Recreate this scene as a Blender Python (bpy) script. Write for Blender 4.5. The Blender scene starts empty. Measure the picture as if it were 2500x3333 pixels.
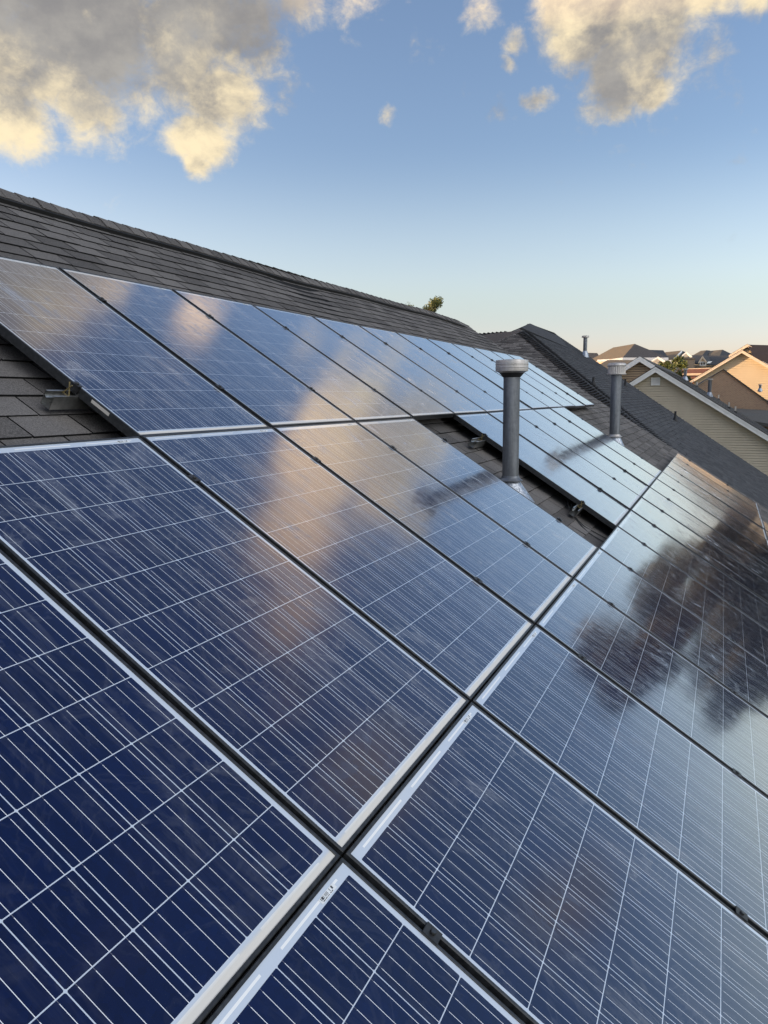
import bpy, bmesh, math, random
from mathutils import Vector, Matrix, noise
random.seed(7)
S = bpy.context.scene
COL = S.collection
rad = math.radians

# ------------------------------------------------------------------ camera
CAM = Vector((-2.5172, -3.5377, -0.7621))
RW = ((0.39449207, -0.91885959, -0.00854734), (-0.13426843, -0.04843832, -0.98976043), (0.90903685, 0.39160028, -0.14248237))
cd = bpy.data.cameras.new('camera'); cam = bpy.data.objects.new('camera', cd); COL.objects.link(cam)
r_, d_, f_ = (Vector(v) for v in RW)
cam.matrix_world = Matrix.Translation(CAM) @ Matrix((r_, -d_, -f_)).transposed().to_4x4()
cd.sensor_fit = 'VERTICAL'; cd.sensor_height = 36; cd.lens = 36 * 2557.97 / 3333
cd.clip_start = 0.05; cd.clip_end = 3000
S.camera = cam
S.render.resolution_x = 768; S.render.resolution_y = 1024

# ------------------------------------------------------------------ light
SUN_AZ, SUN_EL = 113.0, 7.0       # degrees, azimuth counted from +X towards +Y
SUN_STRENGTH = 4.6
SKY_STRENGTH = 0.15
EXPOSURE = 0.95
S.view_settings.view_transform = 'Standard'; S.view_settings.look = 'None'
S.view_settings.exposure = EXPOSURE; S.view_settings.gamma = 1
S.view_settings.use_curve_mapping = False
sdir = Vector((math.cos(rad(SUN_AZ)) * math.cos(rad(SUN_EL)), math.sin(rad(SUN_AZ)) * math.cos(rad(SUN_EL)), math.sin(rad(SUN_EL))))
ld = bpy.data.lights.new('sun', 'SUN'); ld.energy = SUN_STRENGTH; ld.angle = rad(0.6); ld.color = (1.0, 0.69, 0.41)
lo = bpy.data.objects.new('sun', ld); COL.objects.link(lo)
lo.rotation_euler = (-sdir).to_track_quat('-Z', 'Y').to_euler()


class E:
    """tiny expression layer over shader math nodes"""
    def __init__(s, nt, sock): s.nt, s.s = nt, sock
    def _m(s, op, *a, clamp=False):
        n = s.nt.nodes.new('ShaderNodeMath'); n.operation = op; n.use_clamp = clamp
        for i, v in enumerate((s,) + a):
            if isinstance(v, E): s.nt.links.new(v.s, n.inputs[i])
            else: n.inputs[i].default_value = v
        return E(s.nt, n.outputs[0])
    def __add__(s, o): return s._m('ADD', o)
    __radd__ = __add__
    def __mul__(s, o): return s._m('MULTIPLY', o)
    __rmul__ = __mul__
    def __sub__(s, o): return s._m('SUBTRACT', o)
    def __rsub__(s, o): return (s * -1) + o
    def __truediv__(s, o): return s._m('DIVIDE', o)
    def mod(s, o): return s._m('FLOORED_MODULO', o)
    def floor(s): return s._m('FLOOR')
    def abs(s): return s._m('ABSOLUTE')
    def lt(s, o): return s._m('LESS_THAN', o)
    def gt(s, o): return s._m('GREATER_THAN', o)
    def max(s, o): return s._m('MAXIMUM', o)
    def min(s, o): return s._m('MINIMUM', o)
    def pow(s, o): return s._m('POWER', o)
    def clamp(s): return s._m('ADD', 0.0, clamp=True)
    def smooth(s, a, b, t0=0.0, t1=1.0):
        n = s.nt.nodes.new('ShaderNodeMapRange'); n.interpolation_type = 'SMOOTHSTEP'
        s.nt.links.new(s.s, n.inputs[0])
        for i, v in enumerate((a, b, t0, t1)): n.inputs[i + 1].default_value = v
        return E(s.nt, n.outputs[0])


def link(nt, v, sock):
    if isinstance(v, E): nt.links.new(v.s, sock)
    elif isinstance(v, (tuple, list)): sock.default_value = tuple(v) + ((1,) if len(v) == 3 and len(sock.default_value) == 4 else ())
    else: sock.default_value = v


def mixc(nt, fac, a, b):
    n = nt.nodes.new('ShaderNodeMix'); n.data_type = 'RGBA'
    link(nt, fac, n.inputs[0]); link(nt, a, n.inputs[6]); link(nt, b, n.inputs[7])
    return E(nt, n.outputs[2])


def vec(nt, x, y, z):
    n = nt.nodes.new('ShaderNodeCombineXYZ')
    for i, v in enumerate((x, y, z)): link(nt, v, n.inputs[i])
    return E(nt, n.outputs[0])


def nz(nt, v, scale, detail=4, rough=0.55, out=0, distort=0.0):
    n = nt.nodes.new('ShaderNodeTexNoise'); n.inputs['Scale'].default_value = scale
    n.inputs['Detail'].default_value = detail; n.inputs['Roughness'].default_value = rough
    n.inputs['Distortion'].default_value = distort
    if v is not None: nt.links.new(v.s, n.inputs['Vector'])
    return E(nt, n.outputs[out])


def sep(nt, v):
    n = nt.nodes.new('ShaderNodeSeparateXYZ'); nt.links.new(v.s, n.inputs[0])
    return [E(nt, n.outputs[i]) for i in range(3)]


def coords(nt, which='Object'):
    n = nt.nodes.new('ShaderNodeTexCoord'); return E(nt, n.outputs[which])


# ------------------------------------------------------------------ sky with clouds
FILL_BANK = 2.3
W = bpy.data.worlds.new('World'); S.world = W; W.use_nodes = True
nt = W.node_tree; nt.nodes.clear()
sky = nt.nodes.new('ShaderNodeTexSky'); sky.sky_type = 'NISHITA'; sky.sun_disc = False
sky.sun_elevation = rad(SUN_EL); sky.sun_rotation = rad(90 - SUN_AZ)
sky.altitude = 200; sky.air_density = 1.0; sky.dust_density = 1.2; sky.ozone_density = 2.2
D0 = coords(nt, 'Generated')
wrp = nt.nodes.new('ShaderNodeVectorMath'); wrp.operation = 'MULTIPLY_ADD'
nt.links.new(nz(nt, D0, 7.0, 6, 0.6, out=1).s, wrp.inputs[0]); wrp.inputs[1].default_value = (0.075, 0.075, 0.075)
wr2 = nt.nodes.new('ShaderNodeVectorMath'); wr2.operation = 'ADD'; nt.links.new(D0.s, wr2.inputs[0]); wr2.inputs[1].default_value = (-0.0375, -0.0375, -0.0375)
nt.links.new(wr2.outputs[0], wrp.inputs[2])
D = D0
wn_ = nt.nodes.new('ShaderNodeVectorMath'); wn_.operation = 'NORMALIZE'; nt.links.new(wrp.outputs[0], wn_.inputs[0])
wx, wy_, wz = sep(nt, E(nt, wn_.outputs[0]))
dx, dy, dz = sep(nt, D)


def blob(az, el, r0, r1):
    c = (math.cos(rad(az)) * math.cos(rad(el)), math.sin(rad(az)) * math.cos(rad(el)), math.sin(rad(el)))
    dot = wx * c[0] + wy_ * c[1] + wz * c[2]
    return ((dot * -2 + 2).max(0.0)).pow(0.5).smooth(rad(r1), rad(r0 * 0.5))


def pix(px, py):
    v = r_ * ((px - 1250) / 2558) + d_ * ((py - 1666.5) / 2558) + f_
    v.normalize(); return math.degrees(math.atan2(v.y, v.x)), math.degrees(math.asin(v.z))


BL = [(pix(40, 60), 3, 8, 1), (pix(330, 60), 3, 7.5, 1), (pix(640, 90), 2, 7, 1), (pix(800, 80), 1, 5.0, 1), (pix(740, 300), .8, 4.4, 1), (pix(660, 440), .5, 3.9, 1), (pix(640, 540), 0, 2.0, .95),
      (pix(290, 330), 0.8, 3.8, .95), (pix(20, 360), 1, 4.2, .95), (pix(950, 20), 0, 3.6, .9), (pix(900, 150), 0, 2.6, .6), (pix(1150, 60), 0, 3.8, .55), (pix(1272, 348), 0.0, 1.6, .8),
      (pix(1890, 60), 1.5, 4.6, 1), (pix(2000, 220), 1.2, 4.0, 1), (pix(2120, 60), 1, 5, 1), (pix(2080, 270), .2, 2.4, 1), (pix(2300, -40), 1, 3.8, .9), (pix(2480, 0), 0, 2.4, .7),
      (pix(1665, 130), 0.0, 1.9, .75), (pix(1640, 210), 0.0, 1.5, .65), (pix(1725, 308), 0.0, 1.4, .75), (pix(1620, 350), 0, 2.2, .42), (pix(1540, 20), 0, 2.4, .65), (pix(1370, 130), 0, 2.8, .55), (pix(1260, 40), 0, 5.5, .40), (pix(930, 260), 0, 3.0, .44), (pix(2330, 150), 0, 3.0, .40), (pix(1480, 280), 0, 2.4, .38),
      ((9.5, 24.6), 2.5, 5.5, 1.25), ((7.6, 28), 3, 4.8, 1.25), ((3, 31), 2.5, 5, 1.05), ((-4, 33.5), 1, 5.5, .72), ((-10, 34.5), 1, 5, .6), ((22.5, 29.3), .8, 2.8, 1.0), ((38, 38), 5, 14, 1), ((58, 30), 5, 14, 1), ((52, 54), 5, 20, 1), 
      ((-18, 31.5), 2.5, 7, .72), ((-29, 20), 1.5, 5.5, .72), ((-32, 50), 3, 12, .25), ((30.5, 34), 2.5, 6, .95), ((90, 25), 4, 14, 1), ((-70, 30), 4, 20, 1), ((150, 30), 4, 25, 1), ((-150, 30), 4, 20, 1)]
mask = None
for (az, el), r0, r1, wt in BL:
    b = blob(az, el, r0, r1) * wt
    mask = b if mask is None else mask.max(b)
K = 1.0 / (SKY_STRENGTH * 2 ** EXPOSURE)          # sky units that come out as 1.0 in the picture
n1 = nz(nt, D, 5.0, 10, 0.60, distort=0.35)
n2 = nz(nt, vec(nt, dx + 7.3, dy + 1.1, dz * 1.3 + 3.0), 15.0, 8, 0.64, distort=0.3)
n3 = nz(nt, vec(nt, dx * 1.2 + 1.7, dy * 1.2 + 4.1, dz * 1.6), 34.0, 6, 0.62, distort=0.6)
dens = mask * 1.55 + (n1 - 0.5) * 2.0 + (n2 - 0.5) * 1.9 + (n3 - 0.5) * 0.9 - 0.52
cover = dens.smooth(-0.15, 0.95)
thick = dens.smooth(0.25, 1.35)
sh = (0.035 * sdir.x, 0.035 * sdir.y, 0.035 * sdir.z - 0.020)
n1b = nz(nt, vec(nt, dx + sh[0], dy + sh[1], dz + sh[2]), 5.0, 10, 0.60, distort=0.35)
left = (dx * -0.64 + dy * 0.77).smooth(-0.26, -0.12)
n4 = nz(nt, vec(nt, dx + 2, dy + 5, dz * 1.4), 9.0, 6, 0.6)
low = ((dz * -1 + 0.352) * 12.0).min(0.9).max(-0.40) * left + (left * -1 + 1) * ((dz - 0.37) * 7.0).min(0.75)
lit = (n1 - n1b) * 2.2 + (n4 - 0.5) * 3.4 + (n2 - 0.5) * 2.2 + (n3 - 0.5) * 1.1 + 0.40 + low - thick * 0.35 + (left * -1 + 1) * 0.14
litf = lit.smooth(-0.1, 1.35)
grey = mixc(nt, nz(nt, vec(nt, dx, dy, dz * 1.5 + 3), 12.0, 6, 0.6).smooth(0.3, 0.7), (0.30 * K, 0.285 * K, 0.275 * K), (0.46 * K, 0.43 * K, 0.385 * K))
cloud_c = mixc(nt, litf, grey, (1.08 * K, 0.90 * K, 0.58 * K))
hi = ((dz - 0.385) * 9.0).clamp() * (left * -1 + 1) * dx.smooth(0.5, 0.8) * dy.smooth(-0.30, -0.02)
cloud_c = mixc(nt, hi * 0.85, cloud_c, (1.95 * K, 1.36 * K, 0.88 * K))
# unseen bright bank added high behind the camera to fill the roof with light
back = (dx * -0.25 + dy * -0.80 + dz * 0.545).smooth(0.55, 0.92)
cloud_c = mixc(nt, back, cloud_c, (FILL_BANK * 0.94 * K, FILL_BANK * 0.96 * K, FILL_BANK * 1.0 * K))
skyc = nt.nodes.new('ShaderNodeMix'); skyc.data_type = 'RGBA'; skyc.blend_type = 'MULTIPLY'; skyc.inputs[0].default_value = 1
nt.links.new(sky.outputs[0], skyc.inputs[6])
tint = mixc(nt, dz.smooth(0.10, 0.28), (1.42, 1.12, 1.06), (1.20, 1.02, 1.05))
bump_ = dz.smooth(0.08, 0.15) * dz.smooth(0.30, 0.16)
tint = mixc(nt, bump_, tint, (1.62, 1.24, 1.16))
tint = mixc(nt, dz.smooth(0.13, 0.03), tint, (1.42, 1.11, 1.38))
nt.links.new(tint.s, skyc.inputs[7])
fin = mixc(nt, (cover * 0.95).max(back * 0.85), E(nt, skyc.outputs[2]), cloud_c)
bg = nt.nodes.new('ShaderNodeBackground'); bg.inputs['Strength'].default_value = SKY_STRENGTH
nt.links.new(fin.s, bg.inputs['Color'])
wo = nt.nodes.new('ShaderNodeOutputWorld'); nt.links.new(bg.outputs[0], wo.inputs['Surface'])


# ------------------------------------------------------------------ materials
def mat(name, base, rough=0.7, metal=0.0, spec=0.5, bump=None, bstr=0.3, bdist=0.01, emit=None):
    m = bpy.data.materials.new(name); m.use_nodes = True; n = m.node_tree
    b = n.nodes['Principled BSDF']
    def val(v): return v(n) if callable(v) else v
    link(n, val(base), b.inputs['Base Color']); link(n, val(rough), b.inputs['Roughness'])
    link(n, val(metal), b.inputs['Metallic']); b.inputs['Specular IOR Level'].default_value = spec
    if bump:
        bn = n.nodes.new('ShaderNodeBump'); bn.inputs['Strength'].default_value = bstr; bn.inputs['Distance'].default_value = bdist
        n.links.new(bump(n).s, bn.inputs['Height']); n.links.new(bn.outputs[0], b.inputs['Normal'])
    return m


def mottled(a, b, scale, detail=5, lo=0.3, hi=0.7):
    return lambda n: mixc(n, nz(n, coords(n), scale, detail, 0.6).smooth(lo, hi), a, b)


def shingle_mat(name, dark, light, gr=420):
    def base(n):
        at = n.nodes.new('ShaderNodeAttribute'); at.attribute_name = 'tint'
        t = E(n, at.outputs['Fac'])
        o = coords(n)
        g = nz(n, o, gr, 3, 0.75).smooth(0.38, 0.66)
        big = nz(n, o, 1.3, 4, 0.6) + nz(n, o, 38, 5, 0.7) * 0.9 - 0.45
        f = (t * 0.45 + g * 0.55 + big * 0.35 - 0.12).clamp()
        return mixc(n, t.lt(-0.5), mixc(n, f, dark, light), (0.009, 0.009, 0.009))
    return mat(name, base, 0.92, 0, 0.25, bump=lambda n: nz(n, coords(n), gr, 3, 0.7), bstr=0.5, bdist=0.004)


M = {}
M['shingle'] = shingle_mat('shingle_weathered', (0.038, 0.035, 0.034), (0.215, 0.200, 0.188), 170)
M['shingle_far'] = shingle_mat('shingle_charcoal', (0.020, 0.022, 0.026), (0.098, 0.100, 0.106), 60)  # also paints the shaded slopes of some far roofs
M['shingle_brown'] = shingle_mat('shingle_brown', (0.05, 0.032, 0.026), (0.10, 0.066, 0.052), 20)
M['shingle_grey'] = shingle_mat('shingle_grey', (0.06, 0.058, 0.055), (0.14, 0.135, 0.125), 30)
M['shingle_tan'] = shingle_mat('shingle_tan', (0.10, 0.085, 0.065), (0.19, 0.16, 0.12), 20)  # also paints the sunlit slopes of some far roofs
M['shingle_red'] = shingle_mat('shingle_red', (0.16, 0.06, 0.035), (0.30, 0.12, 0.07), 4)
M['vent_black'] = mat('ridge_vent_plastic', (0.012, 0.012, 0.012), 0.6)
M['frame'] = mat('black_anodised_frame', mottled((0.014, 0.0155, 0.017), (0.040, 0.042, 0.045), 60), 0.36, 0.0, 0.5,
                 bump=lambda n: nz(n, coords(n), 900, 2), bstr=0.08, bdist=0.001)
M['clamp'] = mat('black_clamp', mottled((0.010, 0.010, 0.011), (0.03, 0.03, 0.03), 80), 0.42)
M['bolt'] = mat('steel_bolt', (0.10, 0.10, 0.10), 0.35, 0.9)
M['alu'] = mat('mill_aluminium', mottled((0.42, 0.42, 0.40), (0.62, 0.62, 0.60), 30), 0.34, 0.9)
M['brass'] = mat('brass_clip', (0.26, 0.20, 0.09), 0.5, 0.7)
M['cable'] = mat('black_cable', (0.02, 0.02, 0.02), 0.45)
M['white_trim'] = mat('white_trim', mottled((0.78, 0.78, 0.76), (0.86, 0.86, 0.84), 3), 0.55)
M['cream_trim'] = mat('cream_trim', mottled((0.62, 0.52, 0.40), (0.72, 0.60, 0.46), 3), 0.6)
M['soffit'] = mat('soffit', (0.45, 0.42, 0.36), 0.7)
M['siding'] = mat('beige_siding', mottled((0.56, 0.49, 0.375), (0.62, 0.545, 0.42), 1.2), 0.6, bump=lambda n: nz(n, coords(n), 40, 4), bstr=0.1)
M['siding_warm'] = mat('tan_siding', mottled((0.42, 0.30, 0.19), (0.48, 0.345, 0.22), 1.2), 0.6)
M['siding_cream'] = mat('cream_siding', mottled((0.62, 0.49, 0.32), (0.68, 0.545, 0.36), 0.6), 0.6)
M['siding_grey'] = mat('grey_siding', mottled((0.34, 0.33, 0.30), (0.40, 0.39, 0.36), 0.8), 0.6)
M['dark_grey'] = mat('slate_grey_panel', mottled((0.055, 0.06, 0.065), (0.075, 0.08, 0.085), 1), 0.7)


def brick_base(n):
    o = coords(n); x, y, z = sep(n, o)
    t = n.nodes.new('ShaderNodeTexBrick'); n.links.new(vec(n, y, z, 0.0).s, t.inputs['Vector'])
    t.inputs['Scale'].default_value = 1.0; t.inputs['Brick Width'].default_value = 0.21; t.inputs['Row Height'].default_value = 0.075
    t.inputs['Mortar Size'].default_value = 0.011; t.inputs['Color1'].default_value = (0.29, 0.185, 0.12, 1)
    t.inputs['Color2'].default_value = (0.20, 0.12, 0.08, 1); t.inputs['Mortar'].default_value = (0.42, 0.34, 0.25, 1)
    return mixc(n, nz(n, o, 1.6, 5, 0.65).smooth(0.35, 0.7) * 0.35, E(n, t.outputs[0]), (0.36, 0.27, 0.18))


M['brick'] = mat('brown_brick', brick_base, 0.85)
M['glass_dark'] = mat('window_glass', (0.05, 0.06, 0.07), 0.08, 0, 0.5)
M['leaf'] = mat('leaves', mottled((0.045, 0.065, 0.016), (0.14, 0.16, 0.040), 1.1), 0.6)
M['leaf_olive'] = mat('olive_leaves', mottled((0.022, 0.022, 0.012), (0.052, 0.047, 0.024), 0.8), 0.6)
M['bark'] = mat('bark', mottled((0.05, 0.038, 0.028), (0.10, 0.08, 0.06), 12), 0.9)
M['grass'] = mat('lawn', mottled((0.04, 0.06, 0.018), (0.08, 0.10, 0.035), 0.6), 0.95)
M['pvc'] = mat('white_pvc', (0.62, 0.58, 0.52), 0.5)
M['boot'] = mat('rubber_boot', (0.012, 0.012, 0.013), 0.6)


def galv(name, a, b, rough, sc=9.0):
    def base(n):
        o = coords(n); x, y, z = sep(n, o)
        st = nz(n, vec(n, x * 14, y * 14, z * 1.6), 1.0, 5, 0.65).smooth(0.3, 0.72)
        v = n.nodes.new('ShaderNodeTexVoronoi'); v.inputs['Scale'].default_value = sc * 8
        n.links.new(o.s, v.inputs['Vector'])
        bw = n.nodes.new('ShaderNodeRGBToBW'); n.links.new(v.outputs['Color'], bw.inputs[0])
        return mixc(n, (st * 0.7 + E(n, bw.outputs[0]) * 0.14 + 0.1).clamp(), a, b)
    def rg(n): return nz(n, coords(n), 26, 5, 0.65).smooth(0.3, 0.7, rough - 0.1, rough + 0.16)
    return mat(name, base, rg, 0.75, 0.5, bump=lambda n: nz(n, coords(n), 30, 3), bstr=0.08, bdist=0.004)


M['galv'] = galv('weathered_galvanised', (0.11, 0.12, 0.132), (0.29, 0.305, 0.33), 0.50)
M['galv_cap'] = galv('galvanised_cap', (0.38, 0.355, 0.33), (0.66, 0.63, 0.60), 0.48)


def flash_base(n):
    o = coords(n)
    v = n.nodes.new('ShaderNodeTexVoronoi'); v.inputs['Scale'].default_value = 85
    n.links.new(o.s, v.inputs['Vector'])
    bw = n.nodes.new('ShaderNodeRGBToBW'); n.links.new(v.outputs['Color'], bw.inputs[0])
    return mixc(n, (E(n, bw.outputs[0]) * 1.0 + nz(n, o, 60, 4, 0.7) * 0.8 - 0.5).clamp(), (0.20, 0.225, 0.26), (0.66, 0.70, 0.75))


M['flash'] = mat('spangled_flashing', flash_base, 0.38, 0.7, bump=lambda n: nz(n, coords(n), 60, 4), bstr=0.08, bdist=0.002)


def cell_material():
    """polycrystalline laminate under glass: 6 x 10 cells, four busbars each, printed in the laminate"""
    m = bpy.data.materials.new('solar_laminate'); m.use_nodes = True; n = m.node_tree
    B = n.nodes['Principled BSDF']
    o = coords(n); x, y0, z = sep(n, o)
    oi = n.nodes.new('ShaderNodeObjectInfo'); rnd = E(n, oi.outputs['Random'])
    y = y0 * -1
    p = 0.158; mx = (0.992 - 6 * p) / 2 - 0.002; my = (1.650 - 10 * p) / 2
    u = (x - mx) / p; v = (y - my) / p
    iu = u.floor(); iv = v.floor(); fu = (u - iu) * p; fv = (v - iv) * p       # metres inside the cell
    eu = fu.min(fu * -1 + p); ev = fv.min(fv * -1 + p)
    inside = (x.gt(mx)) * (x.lt(mx + 6 * p)) * (y.gt(my)) * (y.lt(my + 10 * p))
    g = 0.0012
    corner = (eu + ev).gt(0.0048)
    cell = inside * eu.gt(g) * ev.gt(g) * corner
    # busbars run along the slope; they stop 7 mm after the upper edge of a cell
    q = p / 4
    du = ((fu - q / 2).mod(q)); du = du.min(du * -1 + q)
    bar = inside * du.lt(0.00065) * fv.gt(0.0085)
    thin = inside * du.lt(0.00045)
    # tinned ribbons in the end margins
    my2 = my - 0.011
    edge_t = (y - (my - 0.013)).abs().lt(0.0028) + (y * -1 + (1.650 - my + 0.009)).abs().lt(0.0028)
    seg = ((x - mx) / (2 * p)).mod(1.0)
    segm = seg.gt(0.12) * seg.lt(0.88) * x.gt(mx) * x.lt(mx + 6 * p)
    rib = edge_t * segm
    wn = n.nodes.new('ShaderNodeTexWhiteNoise'); n.links.new(vec(n, iu, iv, rnd * 97).s, wn.inputs['Vector'])
    cr = E(n, wn.outputs['Value'])
    vor = n.nodes.new('ShaderNodeTexVoronoi'); vor.inputs['Scale'].default_value = 75; n.links.new(o.s, vor.inputs['Vector'])
    bw = n.nodes.new('ShaderNodeRGBToBW'); n.links.new(vor.outputs['Color'], bw.inputs[0])
    cc = mixc(n, (cr * 0.40 + E(n, bw.outputs[0]) * 0.55 + rnd * 0.2 - 0.08).clamp(), (0.0003, 0.0036, 0.030), (0.0008, 0.0074, 0.054))
    sheet = (0.58, 0.645, 0.73)
    c = mixc(n, cell, sheet, cc)
    c = mixc(n, (thin * 0.35).clamp(), c, (0.5, 0.5, 0.52))
    c = mixc(n, bar, c, (0.88, 0.90, 0.92))
    c = mixc(n, rib, c, (0.92, 0.92, 0.90))
    # dirt: wiped streaks and water marks, dust settled along the lower frame
    s1 = vec(n, x * 5.0 + rnd * 31, y * 1.9 + rnd * 17, rnd * 9)
    s2 = vec(n, x * 3.0 + rnd * 13, y * 3.0 + rnd * 7, rnd * 5 + 3)
    w1 = nz(n, s1, 1.1, 8, 0.66, distort=1.4).smooth(0.54, 0.66) * nz(n, s2, 0.9, 3, 0.5).smooth(0.42, 0.60)
    w2 = nz(n, s2, 1.1, 6, 0.55, distort=2.2)
    ring = (w2 - 0.56).abs().smooth(0.035, 0.0)
    blot = nz(n, s2, 2.3, 7, 0.6, distort=0.8).smooth(0.57, 0.68)
    dustl = (y + nz(n, o, 30, 3) * 0.006).smooth(1.618, 1.632)
    speck = nz(n, o, 300, 2, 0.6).smooth(0.70, 0.76) * y.smooth(1.5, 1.64, 0.15, 1.0)
    w3 = nz(n, vec(n, x * 9.0 + rnd * 41, y * 1.1 + rnd * 23, rnd * 3), 1.4, 8, 0.7, distort=0.9).smooth(0.50, 0.68)
    film = (w1 * 0.75 + blot * 0.42 + ring * 0.22 + w3 * (rnd * 0.40 + 0.15) + rnd * 0.05).clamp()
    lw = n.nodes.new('ShaderNodeLayerWeight'); gz_ = E(n, lw.outputs['Facing']).pow(2.2)      # dust lies thicker along a grazing line of sight
    dirt = (film * (gz_ * 0.78 + 0.018) + gz_ * 0.03 + dustl * 0.88 + speck * 0.25).clamp()
    dc = mixc(n, dustl.clamp(), (0.50, 0.53, 0.58), (0.74, 0.69, 0.60))
    link(n, mixc(n, dirt, c, dc), B.inputs['Base Color'])
    rgh = 0.16 + film * 0.16 + dustl * 0.4
    link(n, rgh, B.inputs['Roughness'])
    B.inputs['IOR'].default_value = 1.34
    B.inputs['Coat Weight'].default_value = 1.0; B.inputs['Coat IOR'].default_value = 1.34
    link(n, film * 0.16 + 0.066 + rnd * 0.02 + dustl * 0.35, B.inputs['Coat Roughness'])
    link(n, film * 0.10, B.inputs['Sheen Weight']); B.inputs['Sheen Roughness'].default_value = 0.25; B.inputs['Sheen Tint'].default_value = (0.80, 0.88, 1.0, 1)
    B.inputs['Specular IOR Level'].default_value = 0.5
    bn = n.nodes.new('ShaderNodeBump'); bn.inputs['Strength'].default_value = 0.16; bn.inputs['Distance'].default_value = 0.012
    n.links.new(nz(n, vec(n, x * 1.0 + rnd * 5, y, 0.0), 2.2, 2, 0.5).s, bn.inputs['Height']); n.links.new(bn.outputs[0], B.inputs['Normal'])
    # the textured glass mirrors more strongly than plain Fresnel at grazing angles
    gl = n.nodes.new('ShaderNodeBsdfGlossy'); link(n, (0.95, 0.97, 1.0), gl.inputs['Color']); link(n, film * 0.20 + 0.080 + rnd * 0.02 + dustl * 0.3, gl.inputs['Roughness'])
    n.links.new(bn.outputs[0], gl.inputs['Normal'])
    mx_ = n.nodes.new('ShaderNodeMixShader'); link(n, (E(n, lw.outputs['Facing']).pow(5.3) * 1.18).clamp(), mx_.inputs[0])
    n.links.new(B.outputs[0], mx_.inputs[1]); n.links.new(gl.outputs[0], mx_.inputs[2])
    n.links.new(mx_.outputs[0], n.nodes['Material Output'].inputs['Surface'])
    return m


M['laminate'] = cell_material()


def label_mat():
    def base(n):
        o = coords(n); x, y, z = sep(n, o)
        k = n.nodes.new('ShaderNodeTexWhiteNoise'); k.noise_dimensions = '1D'
        n.links.new((x * 700).floor().s, k.inputs['W'])
        barc = E(n, k.outputs[0]).gt(0.52) * y.gt(-0.0085) * y.lt(-0.0015) * x.gt(0.004) * x.lt(0.050)
        k2 = n.nodes.new('ShaderNodeTexWhiteNoise'); k2.noise_dimensions = '1D'
        n.links.new((x * 900).floor().s, k2.inputs['W'])
        txt = E(n, k2.outputs[0]).gt(0.3) * y.gt(-0.0120) * y.lt(-0.0100) * x.gt(0.006) * x.lt(0.046)
        return mixc(n, (barc + txt).clamp(), (0.78, 0.80, 0.80), (0.05, 0.05, 0.05))
    return mat('barcode_label', base, 0.25)


M['label'] = label_mat()


# ------------------------------------------------------------------ object helpers
def tag(o, label=None, cat=None, group=None, kind=None):
    if label: o['label'] = label
    if cat: o['category'] = cat
    if group: o['group'] = group
    if kind: o['kind'] = kind
    return o


def empty(name, loc=(0, 0, 0), rot=(0, 0, 0), **k):
    o = bpy.data.objects.new(name, None); COL.objects.link(o); o.location = loc; o.rotation_euler = rot
    o.empty_display_size = 0.2
    return tag(o, **k)


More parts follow.
